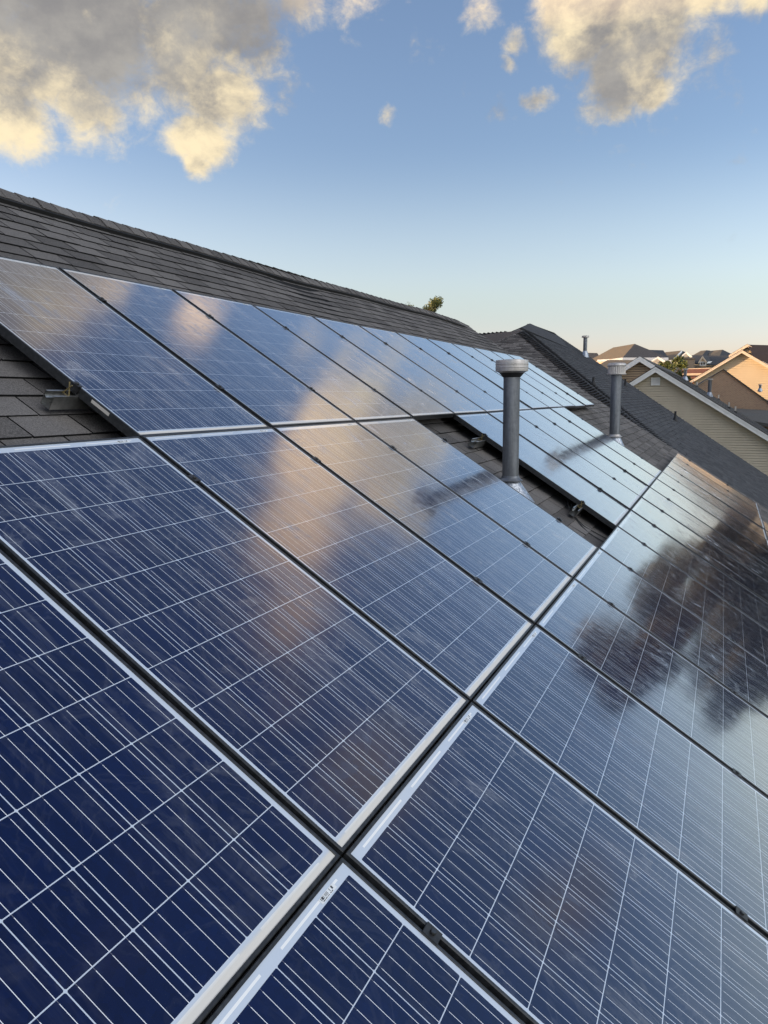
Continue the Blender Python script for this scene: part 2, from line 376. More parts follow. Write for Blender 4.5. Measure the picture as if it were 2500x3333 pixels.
class MB:
    def __init__(s): s.v, s.f, s.t, s.sm = [], [], [], False
    def poly(s, pts, tint=0.5):
        i = len(s.v); s.v += [tuple(p) for p in pts]; s.f.append(tuple(range(i, i + len(pts)))); s.t.append(tint)
    def box(s, a, b, M4=None, tint=0.5):
        (x0, y0, z0), (x1, y1, z1) = a, b
        p = [(x0, y0, z0), (x1, y0, z0), (x1, y1, z0), (x0, y1, z0), (x0, y0, z1), (x1, y0, z1), (x1, y1, z1), (x0, y1, z1)]
        if M4 is not None: p = [tuple(M4 @ Vector(q)) for q in p]
        i = len(s.v); s.v += p
        for q in ((0, 3, 2, 1), (4, 5, 6, 7), (0, 1, 5, 4), (1, 2, 6, 5), (2, 3, 7, 6), (3, 0, 4, 7)):
            s.f.append(tuple(i + k for k in q)); s.t.append(tint)
    def tube(s, pts, r, n=10, caps=True):
        pts = [Vector(p) for p in pts]; rs = r if isinstance(r, (list, tuple)) else [r] * len(pts)
        i0 = len(s.v)
        for k, p in enumerate(pts):
            d = (pts[min(k + 1, len(pts) - 1)] - pts[max(k - 1, 0)]).normalized()
            a = d.cross(Vector((0, 0, 1)) if abs(d.z) < 0.9 else Vector((1, 0, 0))).normalized(); b = d.cross(a)
            for j in range(n):
                t = 2 * math.pi * j / n; s.v.append(tuple(p + (a * math.cos(t) + b * math.sin(t)) * rs[k]))
        for k in range(len(pts) - 1):
            for j in range(n):
                q = i0 + k * n; s.f.append((q + j, q + (j + 1) % n, q + n + (j + 1) % n, q + n + j)); s.t.append(0.5)
        if caps:
            s.f.append(tuple(i0 + j for j in range(n))[::-1]); s.t.append(0.5)
            s.f.append(tuple(i0 + (len(pts) - 1) * n + j for j in range(n))); s.t.append(0.5)
    def lathe(s, prof, n=40, c=(0, 0, 0), rfun=None):
        i0 = len(s.v)
        for (r, z) in prof:
            for j in range(n):
                t = 2 * math.pi * j / n; rr = r * (rfun(j, z) if rfun else 1)
                s.v.append((c[0] + rr * math.cos(t), c[1] + rr * math.sin(t), c[2] + z))
        for k in range(len(prof) - 1):
            for j in range(n):
                q = i0 + k * n; s.f.append((q + j, q + (j + 1) % n, q + n + (j + 1) % n, q + n + j)); s.t.append(0.5)
    def build(s, name, m, parent=None, smooth=False, bevel=0.0, auto=None):
        me = bpy.data.meshes.new(name); me.from_pydata(s.v, [], s.f)
        a = me.attributes.new('tint', 'FLOAT', 'FACE'); a.data.foreach_set('value', s.t)
        me.materials.append(M[m] if isinstance(m, str) else m)
        me.update()
        bm = bmesh.new(); bm.from_mesh(me)
        if bevel: bmesh.ops.bevel(bm, geom=bm.edges[:], offset=bevel, segments=2, affect='EDGES')
        bmesh.ops.recalc_face_normals(bm, faces=bm.faces[:]) if not getattr(s, 'keep', False) else None
        bm.to_mesh(me); bm.free()
        if smooth:
            for p in me.polygons: p.use_smooth = True
            if auto:
                for e in me.edges: pass
                me.set_sharp_from_angle(angle=rad(auto))
        o = bpy.data.objects.new(name, me); COL.objects.link(o)
        if parent: o.parent = parent
        return o


def copy_tree(o, parent=None):
    c = o.copy(); COL.objects.link(c); c.parent = parent
    for ch in o.children: copy_tree(ch, c)
    return c


PITCH = rad(33)
TILT = (PITCH, 0, 0)
cp, sp = math.cos(PITCH), math.sin(PITCH)
def W3(x, y, z=0.0): return Vector((x, y * cp - z * sp, y * sp + z * cp))
TM = Matrix.Rotation(PITCH, 4, 'X')


def yrange(poly, y):
    xs = []
    for i in range(len(poly)):
        (x0, y0), (x1, y1) = poly[i], poly[(i + 1) % len(poly)]
        if (y0 - y) * (y1 - y) < 0: xs.append(x0 + (x1 - x0) * (y - y0) / (y1 - y0))
    return (min(xs), max(xs)) if len(xs) >= 2 else None


def shingles(mb, poly, F, expo=0.143, tab=0.305, lip=0.009, stagger=0.5, jit=0.0, seed=1, thick=0.03, notch=0.0, gap=0.0028):
    """courses of tabs over a convex polygon given in roof coordinates; F maps roof (x, y, z) to the mesh's space"""
    rr = random.Random(seed)
    ys = [p[1] for p in poly]; y = min(ys); j = 0
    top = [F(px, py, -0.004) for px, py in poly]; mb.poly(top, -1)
    bot = [F(px, py, -0.004 - thick) for px, py in poly]; mb.poly(bot[::-1], 0.2)
    k = len(poly)
    for i in range(k): mb.poly([bot[i], bot[(i + 1) % k], top[(i + 1) % k], top[i]], 0.3)
    while y < max(ys) - 0.01:
        yt = min(y + expo, max(ys)); rg = yrange(poly, (y + yt) / 2)
        j += 1
        if rg:
            x = rg[0] - tab * ((j * stagger) % 1.0) - rr.random() * jit * tab; 
            cw = rr.uniform(-0.003, 0.003)
            while x < rg[1]:
                w = tab * (1 + rr.uniform(-jit, jit)); a, b = max(x + gap, rg[0]), min(x + w - gap, rg[1]); x += w
                if b - a < 0.01: continue
                t = rr.random(); l = lip * rr.uniform(0.7, 1.25)
                yb0 = y + cw + rr.uniform(-0.0018, 0.0018); yb1 = yb0 + rr.uniform(-0.0018, 0.0018)
                if notch and rr.random() < 0.45: yb0 += notch; yb1 += notch; l *= 0.45; t = t * 0.4
                mb.poly([F(a, yb0, l), F(b, yb1, l), F(b, yt + 0.012, 0.0), F(a, yt + 0.012, 0.0)], t)
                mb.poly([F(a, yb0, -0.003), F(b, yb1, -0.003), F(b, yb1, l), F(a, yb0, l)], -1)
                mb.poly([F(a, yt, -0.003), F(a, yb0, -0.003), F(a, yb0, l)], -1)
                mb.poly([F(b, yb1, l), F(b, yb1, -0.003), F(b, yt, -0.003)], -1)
        y += expo


def caps(mb, p0, p1, up, side, w=0.15, step=0.145, drop=0.07, lift=0.012, seed=3, wob=0.0, tone=1.0):
    """overlapping ridge or hip cap tabs from p0 to p1"""
    rr = random.Random(seed); p0, p1 = Vector(p0), Vector(p1); L = (p1 - p0).length; d = (p1 - p0) / L
    up, side = Vector(up), Vector(side); n = int(L / step)
    for i in range(n):
        a = p0 + d * (i * step); b = p0 + d * ((i + 1) * step + 0.03)
        wa = up * (wob * math.sin(i * 0.21 + seed) + rr.uniform(-1, 1) * wob * 0.25)
        t = rr.random() * tone
        A = [a + wa + side * (w * s) + up * (lift + lift - abs(s) * drop) for s in (-1, -0.45, 0, 0.45, 1)]
        B = [b + wa + side * (w * s) + up * (lift * 0.6 - abs(s) * drop) for s in (-1, -0.45, 0, 0.45, 1)]
        for k in range(4): mb.poly([A[k], A[k + 1], B[k + 1], B[k]], t)
        lo = [q - up * 0.012 for q in A]
        for k in range(4): mb.poly([lo[k], lo[k + 1], A[k + 1], A[k]], 0.0)


# ------------------------------------------------------------------ ground
g = MB(); GZ = -6.6
for i in range(-12, 12):
    for j in range(-12, 12):
        s = 90
        g.poly([(i * s, j * s, GZ), ((i + 1) * s, j * s, GZ), ((i + 1) * s, (j + 1) * s, GZ), (i * s, (j + 1) * s, GZ)])
tag(g.build('ground', 'grass'), kind='structure')

# ------------------------------------------------------------------ our own house
SH = -0.13                       # shingle surface below the glass plane
RX0, RX1, RX2, RIDGE, STEP, EAVE = -9.0, 13.02, 14.93, 1.44, 0.40, -8.6
house = empty('shingled_house', W3(0, 0, SH), label='house whose long grey shingled roof slope carries the solar panels', cat='house')
hinv = Matrix.Translation(-W3(0, 0, SH))
def FH(x, y, z):
    sag = 0.014 * math.sin(x * 0.75 + 0.6) * max(0, min(1, (y + 0.5) / 2)) + 0.008 * math.sin(x * 1.9) * max(0, min(1, y / 1.5))
    return tuple(hinv @ W3(x, y, z + SH + sag))
mb = MB()
shingles(mb, [(RX0, EAVE), (RX2, EAVE), (RX2, STEP), (RX0, STEP)], FH, seed=11, gap=.0045)
ystart = EAVE
while ystart < STEP: ystart += 0.143
shingles(mb, [(RX0, STEP - 0.02), (RX1, STEP - 0.02), (RX1, RIDGE), (RX0, RIDGE)], FH, seed=12, gap=.006)
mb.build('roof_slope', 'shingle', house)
rl = hinv @ W3(0, RIDGE, SH)
mb = MB()                       # far slope and gable walls
def FB(x, y, z):
    w = W3(0, RIDGE, SH); yy = w.y + (y) * cp; zz = w.z - y * sp + z
    return tuple(hinv @ Vector((x, yy, zz)))
shingles(mb, [(RX0, 0.0), (RX1, 0.0), (RX1, 9.0), (RX0, 9.0)], lambda x, y, z: FB(x, y, z - 0.0), expo=0.5, tab=1.0)
mb.build('back_slope', 'shingle', house)
mb = MB()
N = 110
for i in range(N):              # continuous black vent strip under the caps
    x0 = RX0 + (RX1 - RX0) * i / N; x1 = RX0 + (RX1 - RX0) * (i + 1) / N
    for s in (1, -1):
        def q(x, yy, z):
            v = Vector(FH(x, RIDGE - yy, z + 0.004)) if s == 1 else Vector(FB(x, yy, z + 0.004)); return v
        if x1 > RX1 - 0.5: continue
        mb.poly([q(x0, .15, .0), q(x1, .15, .0), q(x1, .15, .032), q(x0, .15, .032)])
        mb.poly([q(x0, .15, .032), q(x1, .15, .032), q(x1, 0, .042), q(x0, 0, .042)])
mb.build('ridge_vent', 'vent_black', house)
mb = MB()
rr = random.Random(5)
x = RX0
while x < RX1 - 0.02:
    x1 = x + 0.165; t = rr.random()
    sag0 = Vector(FH(x, RIDGE, 0)).z; l = (0.058 + rr.uniform(-.003, .004)) * (1 - 0.85 * max(0, min(1, (x - RX1 + 0.9) / 0.8)))
    for s in (1, -1):
        def q(xx, yy, z): return Vector(FH(xx, RIDGE - yy, z)) if s == 1 else Vector(FB(xx, yy, z))
        mb.poly([q(x, .125, l - .012), q(x1 + .02, .128, l - .018), q(x1 + .02, .06, l - .004), q(x, .06, l + .003)], t)
        mb.poly([q(x, .06, l + .003), q(x1 + .02, .06, l - .004), q(x1 + .02, 0, l - .002), q(x, 0, l + .006)], t)
        mb.poly([q(x, .125, l - .020), q(x1 + .02, .128, l - .026), q(x1 + .02, .128, l - .018), q(x, .125, l - .012)], 0)
        mb.poly([q(x, .125, l - .020), q(x, .125, l - .012), q(x, .06, l + .003), q(x, 0, l + .006), q(x, 0, l - .006)], 0)
    x = x1
mb.build('ridge_cap', 'shingle', house)
mb = MB()
e = hinv @ W3(0, EAVE + 0.4, SH - 0.1); gz = GZ - W3(0, 0, SH).z
rt = hinv @ W3(0, RIDGE, SH - 0.06); bk = Vector(FB(0, 8.6, -.1))
st = hinv @ W3(0, STEP, SH - 0.06)
for xx in (RX0 + .3, RX1 - .25):
    mb.poly([(xx, e.y, gz), (xx, e.y, e.z), (xx, rt.y, rt.z), (xx, bk.y, bk.z), (xx, bk.y, gz)])
mb.poly([(RX2 - .25, e.y, gz), (RX2 - .25, e.y, e.z), (RX2 - .25, st.y, st.z), (RX2 - .25, st.y, gz)])
mb.poly([(RX0 + .3, e.y, gz), (RX2 - .25, e.y, gz), (RX2 - .25, e.y, e.z), (RX0 + .3, e.y, e.z)])
mb.poly([(RX0 + .3, bk.y, gz), (RX1 - .25, bk.y, gz), (RX1 - .25, bk.y, bk.z), (RX0 + .3, bk.y, bk.z)])
mb.poly([(RX1 - .25, st.y, gz), (RX2 - .25, st.y, gz), (RX2 - .25, st.y, st.z), (RX1 - .25, st.y, st.z)])
mb.build('wall', 'siding', house)

# ------------------------------------------------------------------ solar panels
PW, PL, PU, PV = 0.992, 1.650, 1.012, 1.656
def make_panel():
    root = empty('solar_panel')
    mb = MB(); t = 0.0092
    def ring(i, z): return [(i, -i, z), (PW - i, -i, z), (PW - i, -PL + i, z), (i, -PL + i, z)]
    loops = [ring(t, -0.001), ring(t, 0.0022), ring(t - .001, 0.003), ring(.0018, 0.003), ring(0, 0.001), ring(0, -0.034), ring(0, -0.037), ring(.03, -0.037)]
    for a, b in zip(loops, loops[1:]):
        for k in range(4): mb.poly([a[k], a[(k + 1) % 4], b[(k + 1) % 4], b[k]])
    fr = mb.build('frame', 'frame', root)
    mb = MB(); mb.box((t * .8, -PL + t * .8, -0.005), (PW - t * .8, -t * .8, 0.0))
    mb.build('glass', 'laminate', root)
    mb = MB(); mb.box((0, -0.0135, 0.0), (0.055, 0, 0.0004))
    lb = mb.build('serial_label', 'label', root); lb.location = (PW - 0.145, -0.0185, 0.0006)
    lb.scale = (1.2, 1.0, 1.0)
    return root
proto = make_panel()
ORD = ['first', 'second', 'third', 'fourth', 'fifth', 'sixth', 'seventh', 'eighth', 'ninth', 'tenth', 'eleventh', 'twelfth', 'thirteenth', 'fourteenth', 'fifteenth']
rows = [(0, list(range(0, 12))), (1, [-2, -1, 0, 1, 2]), (1, [4, 5, 6, 7, 8]), (2, list(range(-2, 13))), (3, [8, 9, 10])]
names = ['top row below the ridge shingles', 'second row, before the front vent pipe', 'second row, beyond the front vent pipe',
         'third row below the long lower gap', 'fourth row at the right edge']
first = True
prand = random.Random(21)
for ri, (rw, cols) in enumerate(rows):
    for k, c in enumerate(cols):
        p = proto if first else copy_tree(proto); first = False
        dz = prand.uniform(-0.002, 0.002)
        p.location = W3(c * PU + 0.010, -rw * PV - 0.003, dz)
        p.rotation_euler = (PITCH + rad(prand.uniform(-0.22, 0.22)), rad(prand.uniform(-0.16, 0.16)), 0)
        if k == 0: lab = 'solar panel, leftmost of the ' + names[ri]
        elif k == len(cols) - 1: lab = 'solar panel, rightmost of the ' + names[ri]
        else: lab = 'solar panel, %s from the left in the %s' % (ORD[k], names[ri])
        tag(p, lab, 'solar panel', 'solar panels laid in rows on the shingled roof')
mb = MB(); mb.box((-0.0012, -1.475, -0.018), (-0.0002, -1.37, -0.004)); mb.build('rating_sticker', 'pvc', proto)

# rails with their clamps
def rail_mesh(L):
    mb = MB(); prof = [(0, .0), (.052, .0), (.052, .062), (.044, .062), (.044, .058), (.0490, .058), (.0490, .003), (.003, .003), (.003, .030), (.016, .036), (.003, .042), (.003, .058), (.008, .058), (.008, .062), (0, .062)]
    prof = [(.026 - a, b) for a, b in prof]
    n = len(prof)
    for i in range(n):
        a, b = prof[i], prof[(i + 1) % n]
        mb.poly([(0, a[0], a[1]), (L, a[0], a[1]), (L, b[0], b[1]), (0, b[0], b[1])])
    return mb
def clamp_proto(w, name):
    root = MB()
    root.box((-w / 2, -.021, .001), (w / 2, .021, .0055)); root.box((-.006, -.018, -.03), (.006, .018, .001))
    m = root.build(name, 'clamp', None, bevel=0.0008)
    b = MB(); b.lathe([(0, .012), (.0065, .012), (.0075, .010), (.0075, .0055)], 8); b.build('bolt', 'bolt', m)
    return m
midp = clamp_proto(.038, 'mid_clamp'); endp = clamp_proto(.026, 'end_clamp')
clp = None
used = set(); foot = [None]
def rail(x0, x1, y, seps, ends, label, feet=True):
    z = -0.037 - 0.062
    r = rail_mesh(x1 - x0).build('mounting_rail', 'alu', None)
    r.location = W3(x0, y, z); r.rotation_euler = TILT
    tag(r, label, 'rail', 'aluminium rails under the solar panels')
    for pr, xs in ((midp, seps), (endp, ends)):
        for x in xs:
            c = pr if pr not in used else copy_tree(pr)
            used.add(pr); c.parent = r; c.location = (x - x0, 0, 0.062 + .037 + .0025)
    mb = MB(); x = 0.35
    while x < x1 - x0:
        if foot[0] is None:
            mb.box((0, .028, -.028), (.04, .034, .045)); mb.box((0, .034, -.030), (.04, .09, -.024))
            fo = foot[0] = mb.build('roof_foot', 'alu', None)
        else: fo = foot[0].copy(); COL.objects.link(fo)
        fo.parent = r; fo.location = (x, 0, 0); x += 1.22
    return r
R1 = list(range(1, 12)); e = 0.0
def sx(l): return [c * PU for c in l]
endx = lambda a, b: [a * PU + 0.003, b * PU + 0.009 - 0.010 + 0.004]
rail(0.02, 12.40, -0.37, sx(R1), endx(0, 12), 'upper silver rail hidden beneath the top row of panels')
rr1 = rail(-0.12, 12.40, -1.28, sx(R1), endx(0, 12), 'silver rail whose cut end sticks out left of the top row of panels')
rail(-2.2, 3.02, -1.96, sx([-1, 0, 1, 2]), [3 * PU + .002], 'upper rail under the second row left of the front vent pipe')
rail(0.55, 3.02, -2.98, sx([1, 2]), [3 * PU + .002], 'lower rail under the second row left of the front vent pipe')
ra = rail(3.80, 9.25, -1.98, sx([5, 6, 7, 8]), endx(4, 9), 'upper rail with its hooked end showing in the gap by the front vent pipe')
rb = rail(3.84, 9.25, -2.98, sx([5, 6, 7, 8]), endx(4, 9), 'lower rail with its hooked end showing in the gap above the third row')
rail(-2.2, 13.3, -3.57, sx([-1] + list(range(1, 13))), [13 * PU], 'upper rail under the third row of panels')
rail(-2.2, 13.3, -4.365, sx(list(range(-1, 13))), [13 * PU], 'lower rail under the third row of panels')
rail(7.9, 11.3, -5.24, sx([9, 10]), [11 * PU], 'rail under the fourth row of panels at the right edge')
for r, xo in ((rr1, 0.085), (ra, 0.17), (rb, 0.17)):      # little crossed brass bonding clips
    mb = MB()
    mb.tube([(xo, -.022, .050), (xo + .006, .012, .110)], .0028, 6); mb.tube([(xo + .004, .022, .050), (xo - .002, -.014, .108)], .0028, 6)
    mb.tube([(xo, -.022, .056), (xo + .003, .022, .056)], .0026, 6)
    mb.build('bonding_clip', 'brass', r)
mb = MB()
def cab(pts, r=.0042):
    P = [Vector(p) for p in pts]; out = []
    for i in range(len(P) - 1):
        a, b, c, d = P[max(i - 1, 0)], P[i], P[i + 1], P[min(i + 2, len(P) - 1)]
        for k in range(8):
            t = k / 8; out.append(0.5 * ((2 * b) + (c - a) * t + (2 * a - 5 * b + 4 * c - d) * t * t + (3 * b - a - 3 * c + d) * t ** 3))
    out.append(P[-1]); return [tuple(W3(*q)) for q in out]
mb.tube(cab([(4.12, -2.86, -.07), (3.99, -2.93, -.100), (3.86, -3.06, -.118), (3.78, -3.2, -.12), (3.80, -3.42, -.10)]), .0042, 8)
tag(mb.build('power_cable', 'cable', smooth=True), 'black cable curling out from under the panels above the third row', 'cable', 'cables in the roof gap')
mb = MB(); mb.tube(cab([(4.10, -2.90, -.07), (3.96, -3.00, -.112), (3.88, -3.10, -.118), (3.93, -3.22, -.12), (3.97, -3.44, -.10)]), .0042, 8)
tag(mb.build('power_cable', 'cable', smooth=True), 'second black cable crossing the first near the dark panel edge', 'cable', 'cables in the roof gap')


# ------------------------------------------------------------------ metal vent pipes on our roof
def roof_z(y): return (y / cp) * sp + (SH) / cp + 0.0 if False else y * math.tan(PITCH) + SH / cp
def vent(loc, top, r, capr, caph, domed, label, colr, colz, flash=(0.15, 0.13)):
    x, y = loc; zb = roof_z(y)
    root = empty('vent_pipe', (x, y, zb), label=label, cat='vent pipe', group='metal vent pipes through the shingled roof')
    H = top - zb; cz = colz - zb
    mb = MB(); mb.lathe([(r, 0.0), (r, H - caph - .055), (r + .0012, H - caph - .054), (r + .0012, H - caph - .03), (r, H - caph - .029), (r, H - caph + .01)], 48)
    mb.build('pipe', 'galv', root, smooth=True, auto=35)
    mb = MB()
    if domed:
        prof = [(r, H - caph - .002), (capr * .98, H - caph), (capr * 1.03, H - caph + .004), (capr * 1.03, H - caph + .018), (capr * .90, H - caph + .020), (capr * .90, H - .052), (capr, H - .050), (capr * 1.02, H - .042),
                (capr * 1.0, H - .030), (capr * .93, H - .014), (capr * .78, H - .004), (capr * .45, H), (0.0005, H + .001)]
        nn = 96
        mb.lathe(prof, nn, rfun=lambda j, z: (1.0 + (0.035 if j % 4 < 2 else -0.02)) if H - caph + .019 < z < H - .051 else 1.0)
        mb.build('cap', 'galv_cap', root, smooth=True, auto=30)
    else:
        prof = [(r * 1.0, H - caph - .022), (capr * .60, H - caph - .020), (capr * .92, H - caph + .002), (capr * .995, H - caph + .003), (capr, H - caph + .006), (capr, H - caph + .026), (capr * 1.015, H - caph + .029), (capr * 1.015, H - caph + .034), (capr, H - caph + .037),
                (capr, H - .036), (capr * 1.015, H - .033), (capr * 1.015, H - .028), (capr, H - .025), (capr, H - .004), (capr * .985, H), (capr * .5, H + .006), (.0005, H + .008)]
        mb.lathe(prof, 64); mb.build('cap', 'galv_cap', root, smooth=True, auto=30)
        mb = MB(); mb.lathe([(r * .9, H - caph - .045), (r * 1.0, H - caph - .045), (capr * .80, H - caph - .004), (capr * .7, H - caph + .0)], 48); mb.build('cap_skirt', 'boot', root, smooth=True, auto=30)
    mb = MB(); mb.lathe([(r + .0015, cz + .036), (r + .004, cz + .034), (r + .008, cz + .020), (colr * .93, cz + .004), (colr, cz), (colr * 1.0, cz - .004), (colr * .9, cz - .004), (r, cz + .006)], 48)
    mb.build('storm_collar', 'galv' if not domed else 'galv_cap', root, smooth=True, auto=30)
    # skewed flashing cone: round at the top, meets the slope in a long ellipse
    mb = MB(); n = 48; rings = 7
    for k in range(rings + 1):
        t = k / rings
        for j in range(n):
            a = 2 * math.pi * j / n; ca, sa = math.cos(a), math.sin(a)
            topv = Vector(((r + .006) * ca, (r + .006) * sa, cz + .0))
            by = flash[1] * sa * 1.15 - 0.055; bx = flash[0] * ca
            botv = Vector((bx, by, by * math.tan(PITCH) + .006))
            mb.v.append(tuple(topv.lerp(botv, t)))
    for k in range(rings):
        for j in range(n):
            q = k * n; mb.f.append((q + j, q + (j + 1) % n, q + n + (j + 1) % n, q + n + j)); mb.t.append(.5)
    mb.build('flashing_cone', 'flash', root, smooth=True)
    return root
vent((3.55, -2.012), -0.475, .0635, .125, .088, False, 'tall grey metal vent pipe with flat drum cap in the gap between panels', .096, -1.405, (0.115, 0.125))
vent((9.70, -2.045), -0.262, .0760, .136, .175, True, 'grey metal vent pipe with ribbed domed cap on the shingles beyond the second row', .108, -1.352, (0.12, 0.13))

# ------------------------------------------------------------------ neighbouring hip-roofed house
hB = empty('hip_roofed_house', (0, 0, 0), label='neighbouring house with dark hip roof rising just behind our roof edge', cat='house')
HB = -0.35
def FBs(x, y, z): return tuple(W3(x, y, z + HB))
mb = MB()
shingles(mb, [(15.35, -3.9), (15.35, -11.5), (29.0, -11.5), (30.3, -6.4), (33.0, -1.2)], FBs, seed=31, expo=0.143, tab=.32, jit=.3, lip=.009)
shingles(mb, [(15.35, -3.9), (33.0, -1.2), (35.7, 3.5), (36.4, 4.72), (30.9, 4.7), (24.6, 3.3)], FBs, seed=32, expo=0.143, tab=.32, jit=.3, lip=.009)
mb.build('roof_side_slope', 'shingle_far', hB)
htop = W3(24.6, 3.3, HB); hbot = W3(15.35, -3.9, HB)
# hip end that faces us
sl = (htop.z - hbot.z) / (htop.x - hbot.x)
ang = math.atan(sl); ca_, sa_ = math.cos(ang), math.sin(ang)
def FE(u, v, w):                 # u across (-y), v up the slope (+x)
    return (hbot.x + v * ca_ - w * sa_, -u, hbot.z + v * sa_ + w * ca_)
vt = (htop.x - hbot.x) / ca_
mb = MB(); shingles(mb, [(-hbot.y, 0), (-htop.y, vt), (-4.6, vt * .72), (-4.6, 0)], FE, seed=33, expo=.150, tab=.22, jit=.5, lip=.008, notch=.05)
mb.build('roof_end_slope', 'shingle', hB)  # browner than the side slope: its warmer light put into the colour
A1 = Vector((28, 5.35, 1.69)); A2 = Vector((29.0, 4.51, 1.80)); PK = W3(30.9, 4.7, HB)
mb = MB()
HT = htop + Vector((0, 0, .02))
pl = [A1, A2, PK, HT, Vector((22.4, 3.9, .35)), Vector((22.4, 5.6, .35)), Vector((28, 7.5, 1.69))]
mb.poly([PK, HT, A2], .5); mb.poly([A2, HT, Vector((25, 3.75, 1.04)), Vector((23.0, 4.3, .40)), Vector((23.0, 6.6, .40)), A1], .4)
mb.poly([A1, Vector((23.0, 6.6, .40)), Vector((28, 9, 1.0))], .4)
mb.build('roof_rear_slope', 'shingle', hB)
mb = MB()
caps(mb, hbot, htop, (0.15, -.2, 1), (0.45, -.89, 0), w=.21, step=.17, drop=.07, lift=.045, seed=4, tone=.35)
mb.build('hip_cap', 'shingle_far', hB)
mb = MB()
caps(mb, Vector((23.0, 4.3, .44)), htop, (-.2, .1, 1), (.7, -.7, 0), w=.15, step=.16, drop=.07, lift=.02, seed=5)
caps(mb, A2, PK, (0, 0, 1), (.2, -.95, 0), w=.15, step=.16, drop=.06, lift=.02, seed=6)
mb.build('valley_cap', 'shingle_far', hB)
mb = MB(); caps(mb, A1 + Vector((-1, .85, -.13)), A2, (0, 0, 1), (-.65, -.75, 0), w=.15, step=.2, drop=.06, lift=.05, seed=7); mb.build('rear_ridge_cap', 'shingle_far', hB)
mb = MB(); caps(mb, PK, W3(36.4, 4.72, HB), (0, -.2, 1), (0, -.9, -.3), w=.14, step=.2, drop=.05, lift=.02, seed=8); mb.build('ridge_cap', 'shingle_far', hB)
# small step where the upper roof laps over the hip end
mb = MB()
a = W3(24.7, 3.42, HB + .07); b = W3(31.5, 2.9, HB + .012)
up_ = [W3(24.7, 3.42, HB + .07), W3(31.5, 2.9, HB + .012), W3(36.2, 4.4, HB + .008), W3(30.9, 4.72, HB + .05)]
mb.poly(up_, .35); mb.poly([W3(24.7, 3.42, HB), W3(31.5, 2.9, HB), up_[1], up_[0]], 0)
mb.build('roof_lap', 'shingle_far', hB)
mb = MB()
for (x0, x1) in ((15.8, 29.0),):
    y0 = W3(0, -11.2, HB).y; z0 = W3(0, -11.2, HB).z
    mb.poly([(x0, y0, GZ), (x1, y0, GZ), (x1, y0, z0), (x0, y0, z0)])
    mb.poly([(x0, y0, GZ), (x0, 4.6, GZ), (x0, 4.6, hbot.z - .15), (x0, hbot.y, hbot.z - .15), (x0, y0, z0 - .15)])
mb.poly([(28.4, W3(0, -11.2, HB).y, GZ), (28.4, W3(0, -11.2, HB).y, W3(0, -11.2, HB).z - .2), (32, -1.2, W3(0, -1.3, HB).z - .5), (35.4, 3.9, 1.9), (35.4, 9, .8), (35.4, 9, GZ)])
mb.poly([(15.8, 9, GZ), (35.4, 9, GZ), (35.4, 9, .8), (22, 9, .3), (15.8, 4.6, -1.9)])
mb.build('wall', 'siding', hB)


def small_vent(loc, h, r, label, m='pvc', slope=PITCH, group='plumbing vent pipes on the far roofs', booth=.09, up=True):
    root = empty('plumbing_vent', loc, label=label, cat='vent pipe', group=group)
    mb = MB(); mb.lathe([(r, -.05), (r, h), (r * .8, h), (r * .8, h - .02)], 14); mb.build('pipe', m, root, smooth=True, auto=40)
    mb = MB(); mb.lathe([(r * 2.6, -.03), (r * 2.2, .02), (r * 1.15, booth), (r * 1.0, booth + .005)], 14); mb.build('rubber_boot', 'boot', root, smooth=True, auto=40)
    return root
def metal_vent(loc, h, r, capr, label, caph=.09):
    root = empty('flue_pipe', loc, label=label, cat='vent pipe', group='metal flue pipes on the neighbouring roofs')
    mb = MB(); mb.lathe([(r, -.1), (r, h - caph)], 20); mb.build('pipe', 'galv', root, smooth=True, auto=40)
    mb = MB(); mb.lathe([(r, h - caph), (capr, h - caph + .01), (capr, h - .01), (capr * .9, h), (.001, h + .005)], 24); mb.build('cap', 'galv_cap', root, smooth=True, auto=40)
    mb = MB(); mb.lathe([(r * 2.1, -.06), (r * 1.7, .08), (r * 1.1, .22), (r, .23)], 20); mb.build('flashing_cone', 'flash', root, smooth=True, auto=40)
    return root
def fit(p): return Vector(p)
metal_vent((33.3, 2.21, 1.02), .88, .085, .155, 'thin flue pipe standing against the sky on the dark hip roof')
small_vent((21.51, 0.05, -0.38), .20, .035, 'short black vent nearest the ribbed domed cap, on its left side', 'boot')
small_vent((30.0, 0.09, -0.36), .30, .035, 'short black vent just right of the ribbed domed pipe on the dark roof', 'boot')
small_vent((28.3, -1.90, -1.66), .36, .040, 'short black vent low on the dark roof near the siding wall', 'boot', booth=.16)


# ------------------------------------------------------------------ generic house pieces
def clapboard(mb, x, yl, zf, z0, z1, expo, face=-1, d=.022):
    """lap siding on a wall at x; zf(y) gives the roof height, yl = (y0, y1)"""
    z = z0
    while z < z1:
        zt = min(z + expo, z1)
        # span of y where the wall is higher than z
        ys = [yl[0] + (yl[1] - yl[0]) * i / 240 for i in range(241)]
        ok = [y for y in ys if zf(y) > (z + zt) / 2]
        if len(ok) > 1:
            a, b = ok[0], ok[-1]
            gp = expo * .17
            mb.poly([(x + face * d, a, z), (x + face * d, b, z), (x + face * d * .6, b, zt - gp), (x + face * d * .6, a, zt - gp)], random.random())
            mb.poly([(x + face * d * .6, a, zt - gp), (x + face * d * .6, b, zt - gp), (x - face * .13, b, zt - gp), (x - face * .13, a, zt - gp)], 0)
            mb.poly([(x, a, z), (x, b, z), (x + face * d, b, z), (x + face * d, a, z)], 0)
        z += expo


